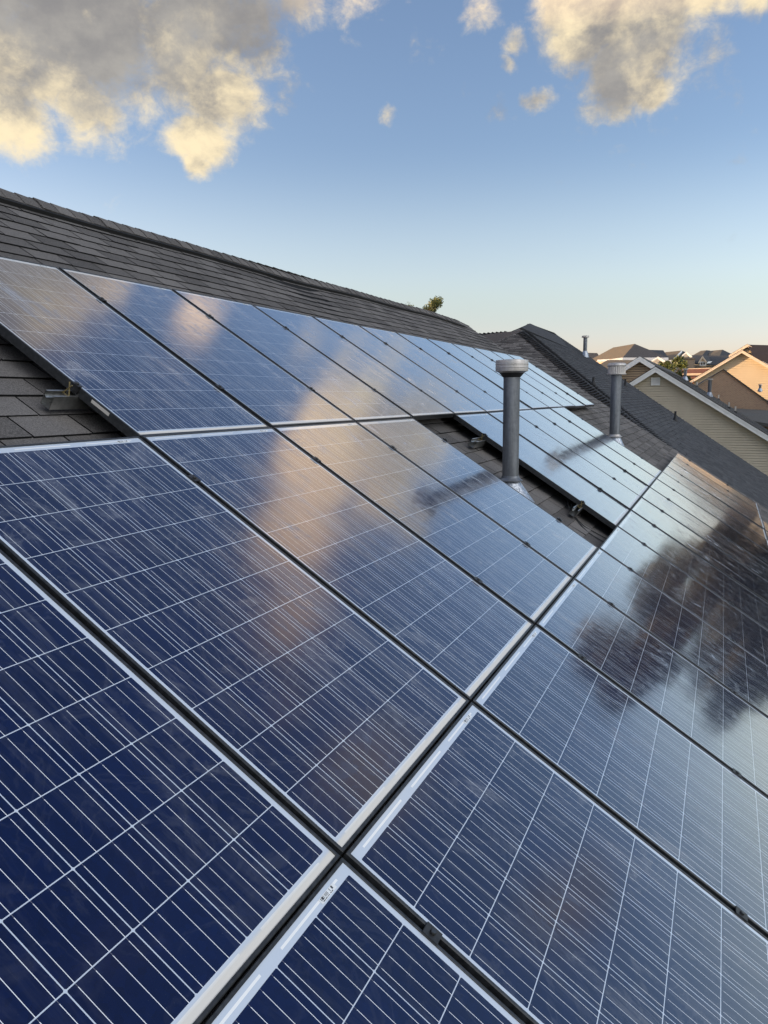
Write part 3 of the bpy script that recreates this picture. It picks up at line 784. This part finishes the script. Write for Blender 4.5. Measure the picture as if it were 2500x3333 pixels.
def gable(name, label, x0, x1, apex, yL, yR, pitchL, pitchR, wall_m, roof_m, trim_m, board=.22, over=.35, lap=.115, thick=.16, backwall=True, expo=.143, sid=True, soff='soffit', floorz=GZ, detail=True, coarse=1.0):
    """house with its ridge along x, gable wall facing us at x0; apex=(y, z); roof slopes reach yL and yR"""
    ya, za = apex; tl, tr = math.tan(pitchL), math.tan(pitchR)
    zf = lambda y: za - (y - ya) * tl if y > ya else za - (ya - y) * tr
    root = empty(name, (x0, ya, floorz), label=label, cat='house')
    inv = Vector((-x0, -ya, -floorz)); sh = lambda p: tuple(Vector(p) + inv)
    zw = lambda y: zf(y) - thick - .02
    mb = MB(); wl, wr = yL - .35, yR + .35
    if sid:
        clapboard(mb, x0, (wr, wl), zw, floorz + 3.0 if not sid else min(zw(wr), zw(wl), za - 4.5) - .5, za, lap)
    xb = x0 + .14
    pts = [(xb, wr, floorz), (xb, wr, zw(wr)), (xb, ya, zw(ya)), (xb, wl, zw(wl)), (xb, wl, floorz)]
    mb.poly(pts); bpts = [(x1 - over, p[1], p[2]) for p in pts]
    mb.poly(bpts[::-1])
    for i in (0, 3): mb.poly([pts[i], pts[i + 1], bpts[i + 1], bpts[i]])
    mb.v = [sh(p) for p in mb.v]; mb.keep = False
    mb.build('wall', wall_m, root)
    xf = x0 - over
    for side, yE, t, pt in (('L', yL, tl, pitchL), ('R', yR, tr, pitchR)):
        s = 1 if side == 'L' else -1
        L = abs(yE - ya) / math.cos(pt)
        def F(u, v, w, s=s, pt=pt): return sh((u, ya + s * ((L - v) * math.cos(pt)) + s * w * math.sin(pt), za - (L - v) * math.sin(pt) + w * math.cos(pt)))
        mb = MB(); shingles(mb, [(xf - .03, 0), (x1, 0), (x1, L), (xf - .03, L)], F, seed=int(abs(x0)) + s, expo=expo * coarse, tab=.32 * coarse, jit=.25, lip=.009 * coarse, thick=.02)
        mb.build('roof_slope', roof_m, root)
        # rake board
        mb = MB(); dz = board / math.cos(pt)
        def P(x, y, o): return sh((x, y, za - abs(y - ya) * t - o))
        o0 = .028; c = []
        for (xa, xb, oa, ob) in ((xf, xf + .022, o0, dz), (xf - .018, xf - .0005, o0, dz * .42)):
            q = [P(xa, ya, oa), P(xa, yE, oa), P(xa, yE, ob), P(xa, ya, ob)]; w = [P(xb, ya, oa), P(xb, yE, oa), P(xb, yE, ob), P(xb, ya, ob)]
            mb.poly(q); mb.poly(w[::-1])
            for i in range(4): mb.poly([q[i], q[(i + 1) % 4], w[(i + 1) % 4], w[i]])
        mb.build('rake_board', trim_m, root)
        mb = MB(); mb.poly([P(xf + .023, ya, dz * .75), P(xf + .023, yE, dz * .75), P(x0 + .001, yE, dz * .75), P(x0 + .001, ya, dz * .75)])
        mb.build('soffit', soff, root)
    return root, sh


def louvre(root, sh, x, y, z, w, h):
    f = MB()
    def bx(m, a, b): m.box(sh(a), sh(b))
    t = .035
    for a, b in (((x - .03, y - w / 2, z - h / 2), (x, y + w / 2, z - h / 2 + t)), ((x - .03, y - w / 2, z + h / 2 - t), (x, y + w / 2, z + h / 2)),
                 ((x - .03, y - w / 2, z - h / 2 + t), (x, y - w / 2 + t, z + h / 2 - t)), ((x - .03, y + w / 2 - t, z - h / 2 + t), (x, y + w / 2, z + h / 2 - t))): bx(f, a, b)
    fr = f.build('gable_vent', 'white_trim', root)
    m = MB(); n = 7; hh = (h - 2 * t) / n
    for i in range(n):
        z0 = z - h / 2 + t + i * hh
        m.poly([sh((x - .027, y - w / 2 + t, z0)), sh((x - .027, y + w / 2 - t, z0)), sh((x - .004, y + w / 2 - t, z0 + hh * .95)), sh((x - .004, y - w / 2 + t, z0 + hh * .95))])
    m.build('louvre_slats', 'white_trim', fr)


def window(root, sh, x, y, z, w, h):
    f = MB(); t = .07
    for a, b in (((x - .05, y - w / 2, z - h / 2), (x, y + w / 2, z - h / 2 + t)), ((x - .05, y - w / 2, z + h / 2 - t), (x, y + w / 2, z + h / 2)),
                 ((x - .05, y - w / 2, z - h / 2 + t), (x, y - w / 2 + t, z + h / 2 - t)), ((x - .05, y + w / 2 - t, z - h / 2 + t), (x, y + w / 2, z + h / 2 - t)),
                 ((x - .045, y - .025, z - h / 2 + t), (x, y + .025, z + h / 2 - t))): f.box(sh(a), sh(b))
    fr = f.build('window', 'white_trim', root)
    m = MB(); m.box(sh((x - .02, y - w / 2 + t, z - h / 2 + t)), sh((x - .01, y + w / 2 - t, z + h / 2 - t))); m.build('pane', 'glass_dark', fr)


P33 = rad(32.7)
hC, shC = gable('siding_house', 'beige lap siding house with white rake boards and a square gable vent', 37.05, 64, (-0.495, 0.642), 1.25, -9.5, P33, P33, 'siding', 'shingle_grey', 'white_trim', board=.24, over=.35, lap=.118)
louvre(hC, shC, 37.02, -0.495, -0.06, .40, .37)
# rear, higher gable of the same house
def sub_gable(root, sh, x0, x1, ya, za, yL, yR, t, wall_m, roof_m, trim_m, lap=.118, floorz=-4, board=.22, over=.3):
    zf = lambda y: za - abs(y - ya) * t
    mb = MB(); clapboard(mb, x0, (yR + .3, yL - .3), lambda y: zf(y) - .2, floorz, za, lap)
    mb.v = [sh(p) for p in mb.v]; mb.build('upper_wall', wall_m, root)
    for s, yE in ((1, yL), (-1, yR)):
        mb = MB(); xf = x0 - over
        a = [(xf, ya, za), (xf, yE, zf(yE)), (x1, yE, zf(yE)), (x1, ya, za)]
        mb.poly([sh(p) for p in a]); b = [(p[0], p[1], p[2] - .05) for p in a]; mb.poly([sh(p) for p in b][::-1])
        for i in range(4): mb.poly([sh(a[i]), sh(a[(i + 1) % 4]), sh(b[(i + 1) % 4]), sh(b[i])])
        mb.build('upper_roof_slope', roof_m, root)
        mb = MB(); q = [(xf, ya, za - .03), (xf, yE, zf(yE) - .03), (xf, yE, zf(yE) - .03 - board * 1.18), (xf, ya, za - .03 - board * 1.18)]
        w = [(xf + .03, p[1], p[2]) for p in q]; q = [(xf - .012, p[1], p[2]) for p in q]
        mb.poly([sh(p) for p in q]); mb.poly([sh(p) for p in w][::-1])
        for i in range(4): mb.poly([sh(q[i]), sh(q[(i + 1) % 4]), sh(w[(i + 1) % 4]), sh(w[i])])
        mb.build('upper_rake_board', trim_m, root)
sub_gable(hC, shC, 38.9, 64, 0.405, 1.225, 2.6, -0.55, math.tan(P33), 'siding_warm', 'shingle_grey', 'white_trim')
def onC(x, y): return 0.642 - (-0.495 - y) * math.tan(P33)
metal_vent((58.4, -0.85, onC(0, -.85)), .78, .11, .18, 'flue pipe nearest the peak of the beige siding house')
metal_vent((48.5, -2.68, onC(0, -2.68)), 1.02, .10, .16, 'tall flue pipe on the grey roof in front of the brick wall')
for i, (x, y, h, w) in enumerate([(59.4, -1.62, .34, 'highest'), (62.0, -3.10, .36, 'second highest'), (46.9, -3.77, .34, 'third highest'), (44.1, -4.08, .34, 'lowest')]):
    small_vent((x, y, onC(0, y)), h, .045, '%s of the four white plumbing vents along the grey roof edge' % w, 'pvc')

# ------------------------------------------------------------------ sunlit cream house and brick house on the right
def atx(px, py, x):
    v = r_ * ((px - 1250) / 2558) + d_ * ((py - 1666.5) / 2558) + f_
    return CAM + v * ((x - CAM.x) / v.x)
xE = 80.0
eA = atx(2415, 1138, xE - .5); eL = atx(2245, 1240, xE - .5)
pE = math.atan((eA.z - eL.z) / (eL.y - eA.y))
hE, shE = gable('cream_house', 'tall cream sided house glowing orange in the evening sun', xE, xE + 16, (eA.y, eA.z), eL.y, eA.y - 9.5, pE, pE, 'siding_cream', 'shingle_brown', 'cream_trim', board=.26, over=.5, lap=.16, coarse=2)
uA = atx(2433, 1119, xE + 3)
sub_gable(hE, shE, xE + 3.4, xE + 16, uA.y, uA.z, uA.y + 1.6, uA.y - 1.75, math.tan(pE), 'siding_cream', 'shingle_brown', 'cream_trim', lap=.16, floorz=uA.z - 2, board=.22)
mb = MB()
s0 = Vector((xE + 3.5, uA.y - .3, uA.z - .25)); s1 = atx(2500, 1130, xE + 6)
mb.poly([shE((xE + 3.5, uA.y, uA.z - .05)), shE((xE + 9, uA.y - 7, uA.z - .15)), shE((xE + 9, uA.y - 12, uA.z - 3)), shE((xE + 1, eA.y - 9, eA.z - 5.2)), shE((xE + .2, eA.y - 1, eA.z - .6))], .6)
mb.build('main_roof_slope', 'shingle_brown', hE)
pv = atx(2497, 1162, xE + 4)
small_vent((xE + 3.0, pv.y, pv.z - .4), .6, .06, 'white vent pipe on the brown roof at the right edge of the photo', 'pvc')
xF = 70.0
fA = atx(2354.6, 1203, xF); fR = atx(2500, 1308, xF); pF = math.atan((fA.z - fR.z) / (fA.y - fR.y))
hF = empty('brick_house', (xF, fA.y, GZ), label='brown brick house with dark roof in front of the sunlit cream wall', cat='house')
shF = lambda p: (p[0] - xF, p[1] - fA.y, p[2] - GZ)
fL = atx(2287, 1240, xF)
zR = lambda y: fA.z - (fA.y - y) * math.tan(pF)
mb = MB(); mb.poly([shF(p) for p in [(xF, -13, GZ), (xF, -13, zR(-13)), tuple(fA), (xF, 0.4, fA.z - (0.4 - fA.y) * math.tan(pF) * .9), (xF, 0.4, GZ)]])
mb.poly([shF(p) for p in [(xF, 0.4, GZ), (xF + 12, 0.4, GZ), (xF + 12, .4, -1.8), (xF, .4, fA.z - (0.4 - fA.y) * math.tan(pF) * .9)]])
mb.build('wall', 'brick', hF)
mb = MB(); L = 11
def FF(u, v, w): return shF((u, fA.y - (L - v) * math.cos(pF) - w * math.sin(pF), fA.z + .05 - (L - v) * math.sin(pF) + w * math.cos(pF)))
shingles(mb, [(xF - .12, 0), (xF + 6, 0), (xF + 5.9, L - 2.2), (xF + 4.8, L), (xF - .12, L)], FF, seed=51, expo=.28, tab=.5, jit=.3, lip=.014, thick=.08)
mb.build('roof_slope', 'shingle_far', hF)
mb = MB(); mb.poly([shF(p) for p in [(xF - .1, fA.y, fA.z + .04), (xF + 5, fA.y, fA.z + .04), (xF + 8, 1.2, fA.z - 2.4), (xF - .1, 1.2, fA.z - (1.2 - fA.y) * math.tan(pF) * .9)]])
mb.build('back_slope', 'shingle_far', hF)
v = atx(2474, 1268, xF + 3)
metal_vent((v.x, v.y, v.z - .1), .55, .10, .16, 'small shiny flue with a kinked strap on the dark roof at the right')
# low grey porch roof in front of the brick wall
mb = MB()
a = [(xF - 9, -9.0, -3.25), (xF - 9, -3.5, -2.2), (xF - .1, -3.5, -1.75), (xF - .1, -13, -2.35), (xF - 9, -13, -4.2)]
mb.poly(a, .6); mb.poly([(p[0], p[1], p[2] - .25) for p in a][::-1], .3)
for i in range(5): p, q = a[i], a[(i + 1) % 5]; mb.poly([p, q, (q[0], q[1], q[2] - .25), (p[0], p[1], p[2] - .25)])
po = mb.build('porch_roof', 'shingle_grey', None); po.parent = hF; po.location = (-xF, -fA.y, -GZ)


# ------------------------------------------------------------------ far houses
def far_house(name, label, walls, faces, x0, depth_wall=8):
    """faces: list of (part name, material, [points])"""
    ref = Vector(walls[0]); root = empty(name, (ref.x, ref.y, GZ), label=label, cat='house')
    sh = lambda p: tuple(Vector(p) - Vector((ref.x, ref.y, GZ)))
    mb = MB()
    n = len(walls)
    for i in range(n):
        p, q = walls[i], walls[(i + 1) % n]
        mb.poly([sh((p[0], p[1], GZ)), sh((q[0], q[1], GZ)), sh(q), sh(p)])
    mb.build('wall', faces[0][1], root)
    for part, m, pts in faces[1:]:
        mb = MB(); mb.poly([sh(p) for p in pts], .5); mb.poly([sh((p[0] + .05, p[1], p[2] - .12)) for p in pts][::-1], .5)
        for i in range(len(pts)):
            p, q = pts[i], pts[(i + 1) % len(pts)]
            mb.poly([sh(p), sh(q), sh((q[0] + .05, q[1], q[2] - .12)), sh((p[0] + .05, p[1], p[2] - .12))], .4)
        mb.build(part, m, root)
    return root, sh
def Q(px, py, x): return tuple(atx(px, py, x))
def strip(p, q, h, d=.12):
    p, q = Vector(p), Vector(q); o = Vector((-d, 0, 0))
    return [tuple(p + o), tuple(q + o), tuple(q + o - Vector((0, 0, h))), tuple(p + o - Vector((0, 0, h)))]

# large hip roof; sun and shade put into the tan and charcoal slopes
G0 = 100
e1, e2, e3 = Q(1905, 1180, G0 + 7), Q(2026.6, 1164, G0), Q(2176, 1164, G0 + 2)
rA, rB = Q(1996, 1131, G0 + 11), Q(2066, 1119, G0 + 8)
rC, rD = Q(2112, 1138.6, G0 + 7), Q(2159, 1140, G0 + 8)
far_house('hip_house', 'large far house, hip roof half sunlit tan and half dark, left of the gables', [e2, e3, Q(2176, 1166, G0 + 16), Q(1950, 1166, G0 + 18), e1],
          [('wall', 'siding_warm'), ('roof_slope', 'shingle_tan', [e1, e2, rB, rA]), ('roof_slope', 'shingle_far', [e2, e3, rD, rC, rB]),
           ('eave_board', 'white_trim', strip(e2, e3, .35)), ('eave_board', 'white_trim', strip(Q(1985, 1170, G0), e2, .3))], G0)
l1, l2, l3, l4 = Q(1935, 1180, 92), Q(2045, 1215, 90), Q(2055, 1172, 97), Q(1982, 1168, 97)
far_house('low_tan_house', 'low tan roof below the large far hip roof, behind the domed vent cap', [Q(1930, 1200, 90), Q(2060, 1200, 89), Q(2060, 1200, 96), Q(1930, 1200, 97)],
          [('wall', 'siding_warm'), ('roof_slope', 'shingle_tan', [Q(1925, 1200, 90), Q(2060, 1200, 89), Q(2062, 1172, 96), Q(1979, 1171, 96)]), ('eave_board', 'white_trim', strip(Q(1945, 1171, 96), Q(1985, 1169, 96), .2))], 90)
far_house('dark_roofed_house', 'small dark roof just right of the flue pipe against the sky', [Q(1895, 1175, 120), Q(1950, 1175, 120), Q(1950, 1175, 126), Q(1895, 1175, 126)],
          [('wall', 'siding_grey'), ('roof_slope', 'shingle_far', [Q(1890, 1175, 120), Q(1962, 1175, 120), Q(1944, 1149, 123), Q(1900, 1148, 123)])], 120)
# middle houses
m0 = 112
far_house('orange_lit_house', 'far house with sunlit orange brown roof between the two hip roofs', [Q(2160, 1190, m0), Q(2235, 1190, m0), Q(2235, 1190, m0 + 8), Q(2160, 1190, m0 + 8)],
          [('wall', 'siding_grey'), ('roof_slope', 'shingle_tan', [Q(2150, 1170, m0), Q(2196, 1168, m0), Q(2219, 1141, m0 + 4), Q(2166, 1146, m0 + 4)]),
           ('roof_slope', 'shingle_far', [Q(2196, 1168, m0), Q(2262, 1172, m0 + 1), Q(2236, 1148, m0 + 5), Q(2219, 1141, m0 + 4)]),  # sunlit and shaded sides put into the two slope colours
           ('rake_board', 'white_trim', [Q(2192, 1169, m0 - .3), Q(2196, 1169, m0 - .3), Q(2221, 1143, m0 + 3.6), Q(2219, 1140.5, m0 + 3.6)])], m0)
w0 = 104
far_house('white_gabled_house', 'small pale grey gable with white trim above the green tree', [Q(2217, 1190, w0), Q(2250, 1190, w0), Q(2250, 1190, w0 + 6), Q(2217, 1190, w0 + 6)],
          [('wall', 'siding_grey'), ('gable_wall', 'siding_grey', [Q(2217, 1160, w0), Q(2250, 1160, w0), Q(2234, 1147, w0)]),
           ('rake_board', 'white_trim', [Q(2214, 1161, w0 - .3), Q(2218, 1161, w0 - .3), Q(2235, 1148, w0 - .3), Q(2234, 1145, w0 - .3)]),
           ('rake_board', 'white_trim', [Q(2247, 1160, w0 - .3), Q(2253, 1160, w0 - .3), Q(2234, 1145, w0 - .3), Q(2234, 1148, w0 - .3)])], w0)
w1 = 84
far_house('grey_gabled_house', 'small grey gable with white trim peeking behind the siding house ridge', [Q(2125, 1210, w1), Q(2173, 1210, w1), Q(2173, 1210, w1 + 6), Q(2125, 1210, w1 + 6)],
          [('wall', 'siding_grey'), ('gable_wall', 'siding_grey', [Q(2122, 1175, w1), Q(2176, 1183, w1), Q(2176, 1215, w1), Q(2122, 1215, w1)]),
           ('gable_wall', 'siding_grey', [Q(2124, 1174, w1 - .01), Q(2174, 1182, w1 - .01), Q(2142, 1163, w1 - .01)]),
           ('rake_board', 'white_trim', [Q(2119, 1175, w1 - .3), Q(2125, 1175, w1 - .3), Q(2142, 1165, w1 - .3), Q(2142, 1160.5, w1 - .3)]),
           ('rake_board', 'white_trim', [Q(2172, 1183, w1 - .3), Q(2178, 1182, w1 - .3), Q(2142, 1160.5, w1 - .3), Q(2142, 1165, w1 - .3)])], w1)
h0 = 120
hh = [Q(2252, 1165, h0), Q(2300, 1165, h0 + 1), Q(2392, 1165, h0 + 2)]
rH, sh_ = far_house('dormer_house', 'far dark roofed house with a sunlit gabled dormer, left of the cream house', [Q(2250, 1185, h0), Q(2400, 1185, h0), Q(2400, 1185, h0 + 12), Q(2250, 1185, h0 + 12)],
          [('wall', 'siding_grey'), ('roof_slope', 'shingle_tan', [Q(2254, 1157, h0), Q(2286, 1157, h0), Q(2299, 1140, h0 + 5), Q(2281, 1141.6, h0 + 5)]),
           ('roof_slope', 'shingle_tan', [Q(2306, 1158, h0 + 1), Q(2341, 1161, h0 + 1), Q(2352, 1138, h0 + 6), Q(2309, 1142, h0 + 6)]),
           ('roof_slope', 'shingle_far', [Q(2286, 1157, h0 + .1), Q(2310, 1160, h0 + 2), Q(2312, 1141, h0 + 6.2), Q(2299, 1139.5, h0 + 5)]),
           ('roof_slope', 'shingle_far', [Q(2341, 1161, h0 + 1), Q(2400, 1172, h0 + 3), Q(2390, 1156, h0 + 5), Q(2352, 1138, h0 + 6)]),  # tan and charcoal put sun and shade into one roof's slopes
           ('lower_roof', 'shingle_far', [Q(2250, 1182, h0 - 6), Q(2390, 1192, h0 - 6), Q(2390, 1158, h0 + .8), Q(2252, 1156, h0 - .2)]),
           ('dormer_wall', 'siding_cream', [Q(2279, 1190, h0 - 8), Q(2299, 1190, h0 - 8), Q(2299, 1177, h0 - 8), Q(2287, 1160, h0 - 8), Q(2278, 1177, h0 - 8)]),
           ('dormer_roof', 'shingle_far', [Q(2287, 1158, h0 - 8.4), Q(2299, 1177, h0 - 8.4), Q(2318, 1174, h0 - 1), Q(2303, 1158, h0 - 1)]),
           ('dormer_trim', 'cream_trim', [Q(2272, 1180, h0 - 8.5), Q(2276, 1180, h0 - 8.5), Q(2287, 1162, h0 - 8.5), Q(2287, 1158, h0 - 8.5)]),
           ('dormer_trim', 'cream_trim', [Q(2297, 1177, h0 - 8.5), Q(2301, 1177, h0 - 8.5), Q(2287, 1158, h0 - 8.5), Q(2287, 1162, h0 - 8.5)]),
           ('dormer_eave', 'white_trim', [Q(2300, 1177, h0 - 7), Q(2318, 1176, h0 - 4), Q(2318, 1178.5, h0 - 4), Q(2300, 1180, h0 - 7)])], h0)
wy = atx(2288, 1183.5, h0 - 8.2)
window(rH, sh_, wy.x, wy.y, wy.z, 0.75, .5)
b0 = 94
far_house('flat_grey_building', 'plain slate grey block between the green tree and the dormer house', [Q(2206, 1166, b0), Q(2262, 1167, b0), Q(2262, 1169, b0 + 6), Q(2206, 1169, b0 + 6)],
          [('wall', 'dark_grey'), ('flat_roof', 'dark_grey', [Q(2204, 1165.5, b0 - .2), Q(2263, 1165.5, b0 - .2), Q(2263, 1165, b0 + 6), Q(2206, 1165, b0 + 6)])], b0)
r0 = 84
far_house('red_roofed_house', 'house with rust red tiled roof behind the flue pipe near the cream house', [Q(2190, 1250, r0 - 2), Q(2320, 1250, r0 - 2), Q(2320, 1250, r0 + 4), Q(2190, 1250, r0 + 4)],
          [('wall', 'siding_warm'), ('roof_slope', 'shingle_red', [Q(2180, 1262, r0 - 2), Q(2330, 1258, r0 - 2), Q(2330, 1214, r0 + 2), Q(2200, 1216, r0 + 2)]),
           ('eave_board', 'cream_trim', [Q(2196, 1216, r0 + .5), Q(2330, 1214, r0 + .5), Q(2330, 1217, r0 + .5), Q(2196, 1219, r0 + .5)]),
           ('upper_roof_slope', 'shingle_red', [Q(2216, 1215, r0 + 2), Q(2330, 1213, r0 + 2), Q(2330, 1198, r0 + 5), Q(2222, 1201, r0 + 5)]),
           ('ridge_board', 'cream_trim', [Q(2221, 1200, r0 + 4.8), Q(2330, 1196.5, r0 + 4.8), Q(2330, 1199, r0 + 4.8), Q(2221, 1202.5, r0 + 4.8)])], r0)


# ------------------------------------------------------------------ unseen houses added north of us to cast shade on the neighbours
for i, (x0, x1, yc, zr) in enumerate([(11, 33, 24, 5.6), (35, 60, 25, 5.3), (-18, 9, 24, 5.2)]):
    gable('shade_caster_house', 'added shade casting house %s, hidden behind our ridge' % ['behind the middle of our roof', 'beyond the hip roofed house', 'behind the left end of our roof'][i],
          x0, x1, (yc, zr), yc + 6, yc - 6, rad(30), rad(30), 'siding_warm', 'shingle_grey', 'white_trim', lap=.3, coarse=4)


# ------------------------------------------------------------------ trees
def tree(name, label, base, H, R, n, m, leaf=.16, trunk=.22, squash=0.86, seed=1, gap=0.35, group=None, crown0=.35):
    rr = random.Random(seed); base = Vector(base)
    root = empty(name, base, label=label, cat='tree', group=group)
    tr = MB(); tips = []
    tr.tube([(0, 0, 0), (.1, .05, H * .3), (-.05, .1, H * .6), (0.05, 0, H * .9)], [trunk, trunk * .75, trunk * .45, trunk * .1], 8)
    for i in range(26):
        a = rr.uniform(0, 2 * math.pi); t = rr.uniform(crown0, .97); z = H * t
        q = (t - crown0) / (1 - crown0); rad_ = R * (math.sin(math.pi * min(1, q * squash + .12)) ** .7) * rr.uniform(.55, 1.0)
        e_ = Vector((math.cos(a) * rad_, math.sin(a) * rad_, z + rad_ * .25 * rr.uniform(-.5, 1)))
        s_ = Vector((0, 0, max(H * .18, z - rad_ * .55))); mid = s_.lerp(e_, .5) + Vector((0, 0, rad_ * .08))
        tr.tube([s_, mid, e_], [trunk * .28, trunk * .16, trunk * .05], 5); tips += [e_, mid.lerp(e_, .6), mid.lerp(e_, rr.random())]
    tr.build('trunk', 'bark', root, smooth=True)
    lf = MB(); cl = []
    for e_ in tips:
        if rr.random() < gap * .5: continue
        cl.append((e_, R * rr.uniform(.14, .30)))
    for i in range(n):
        c, cr = rr.choice(cl); d = Vector((rr.gauss(0, 1), rr.gauss(0, 1), rr.gauss(0, .8)))
        d = d.normalized() * cr * rr.random() ** .45; p = c + d
        u = Vector((rr.gauss(0, 1), rr.gauss(0, 1), rr.gauss(0, .6))).normalized(); w = u.cross(Vector((rr.gauss(0, 1), rr.gauss(0, 1), rr.gauss(0, 1)))).normalized()
        s = leaf * rr.uniform(.6, 1.3)
        lf.poly([p - u * s, p - w * s * .5, p + u * s, p + w * s * .5], rr.random())
    lf.keep = True
    lf.build('crown', m, root)
    return root
def ground_at(px, py, x): v = atx(px, py, x); return v
t1 = atx(1377, 978, 62)
tree('broadleaf_tree', 'thin topped tree peeking over the ridge left of the hip roof', (62, t1.y, GZ), t1.z - GZ + .08, 2.05, 9500, 'leaf', squash=.62, leaf=.085, seed=3, crown0=.72, trunk=.16)
t2 = atx(2197, 1156, 80)
tree('broadleaf_tree', 'round green tree between the siding house and the slate grey block', (80, t2.y, GZ), t2.z - GZ, 1.75, 9000, 'leaf', leaf=.12, seed=5, crown0=.6)
def polar(az, dist): return CAM.x + dist * math.cos(rad(az)), CAM.y + dist * math.sin(rad(az))
for i, (az, dist, el, R, lab) in enumerate([(-12.7, 46, 12.8, 3.8, 'tallest olive tree south of the street, mirrored in the panels'), (-9.9, 52, 8.4, 4.0, 'lower olive tree left of the tallest one, mirrored in the panels'), (-17.0, 50, 6.0, 3.6, 'lower olive tree right of the tallest one, mirrored in the panels')]):
    x, y = polar(az, dist); top = CAM.z + dist * math.tan(rad(el))
    tree('broadleaf_tree', lab, (x, y, GZ), top - GZ, R, 15000, 'leaf_olive', leaf=.42, seed=20 + i, group='trees south of the street', crown0=.22, trunk=.4, gap=.0)
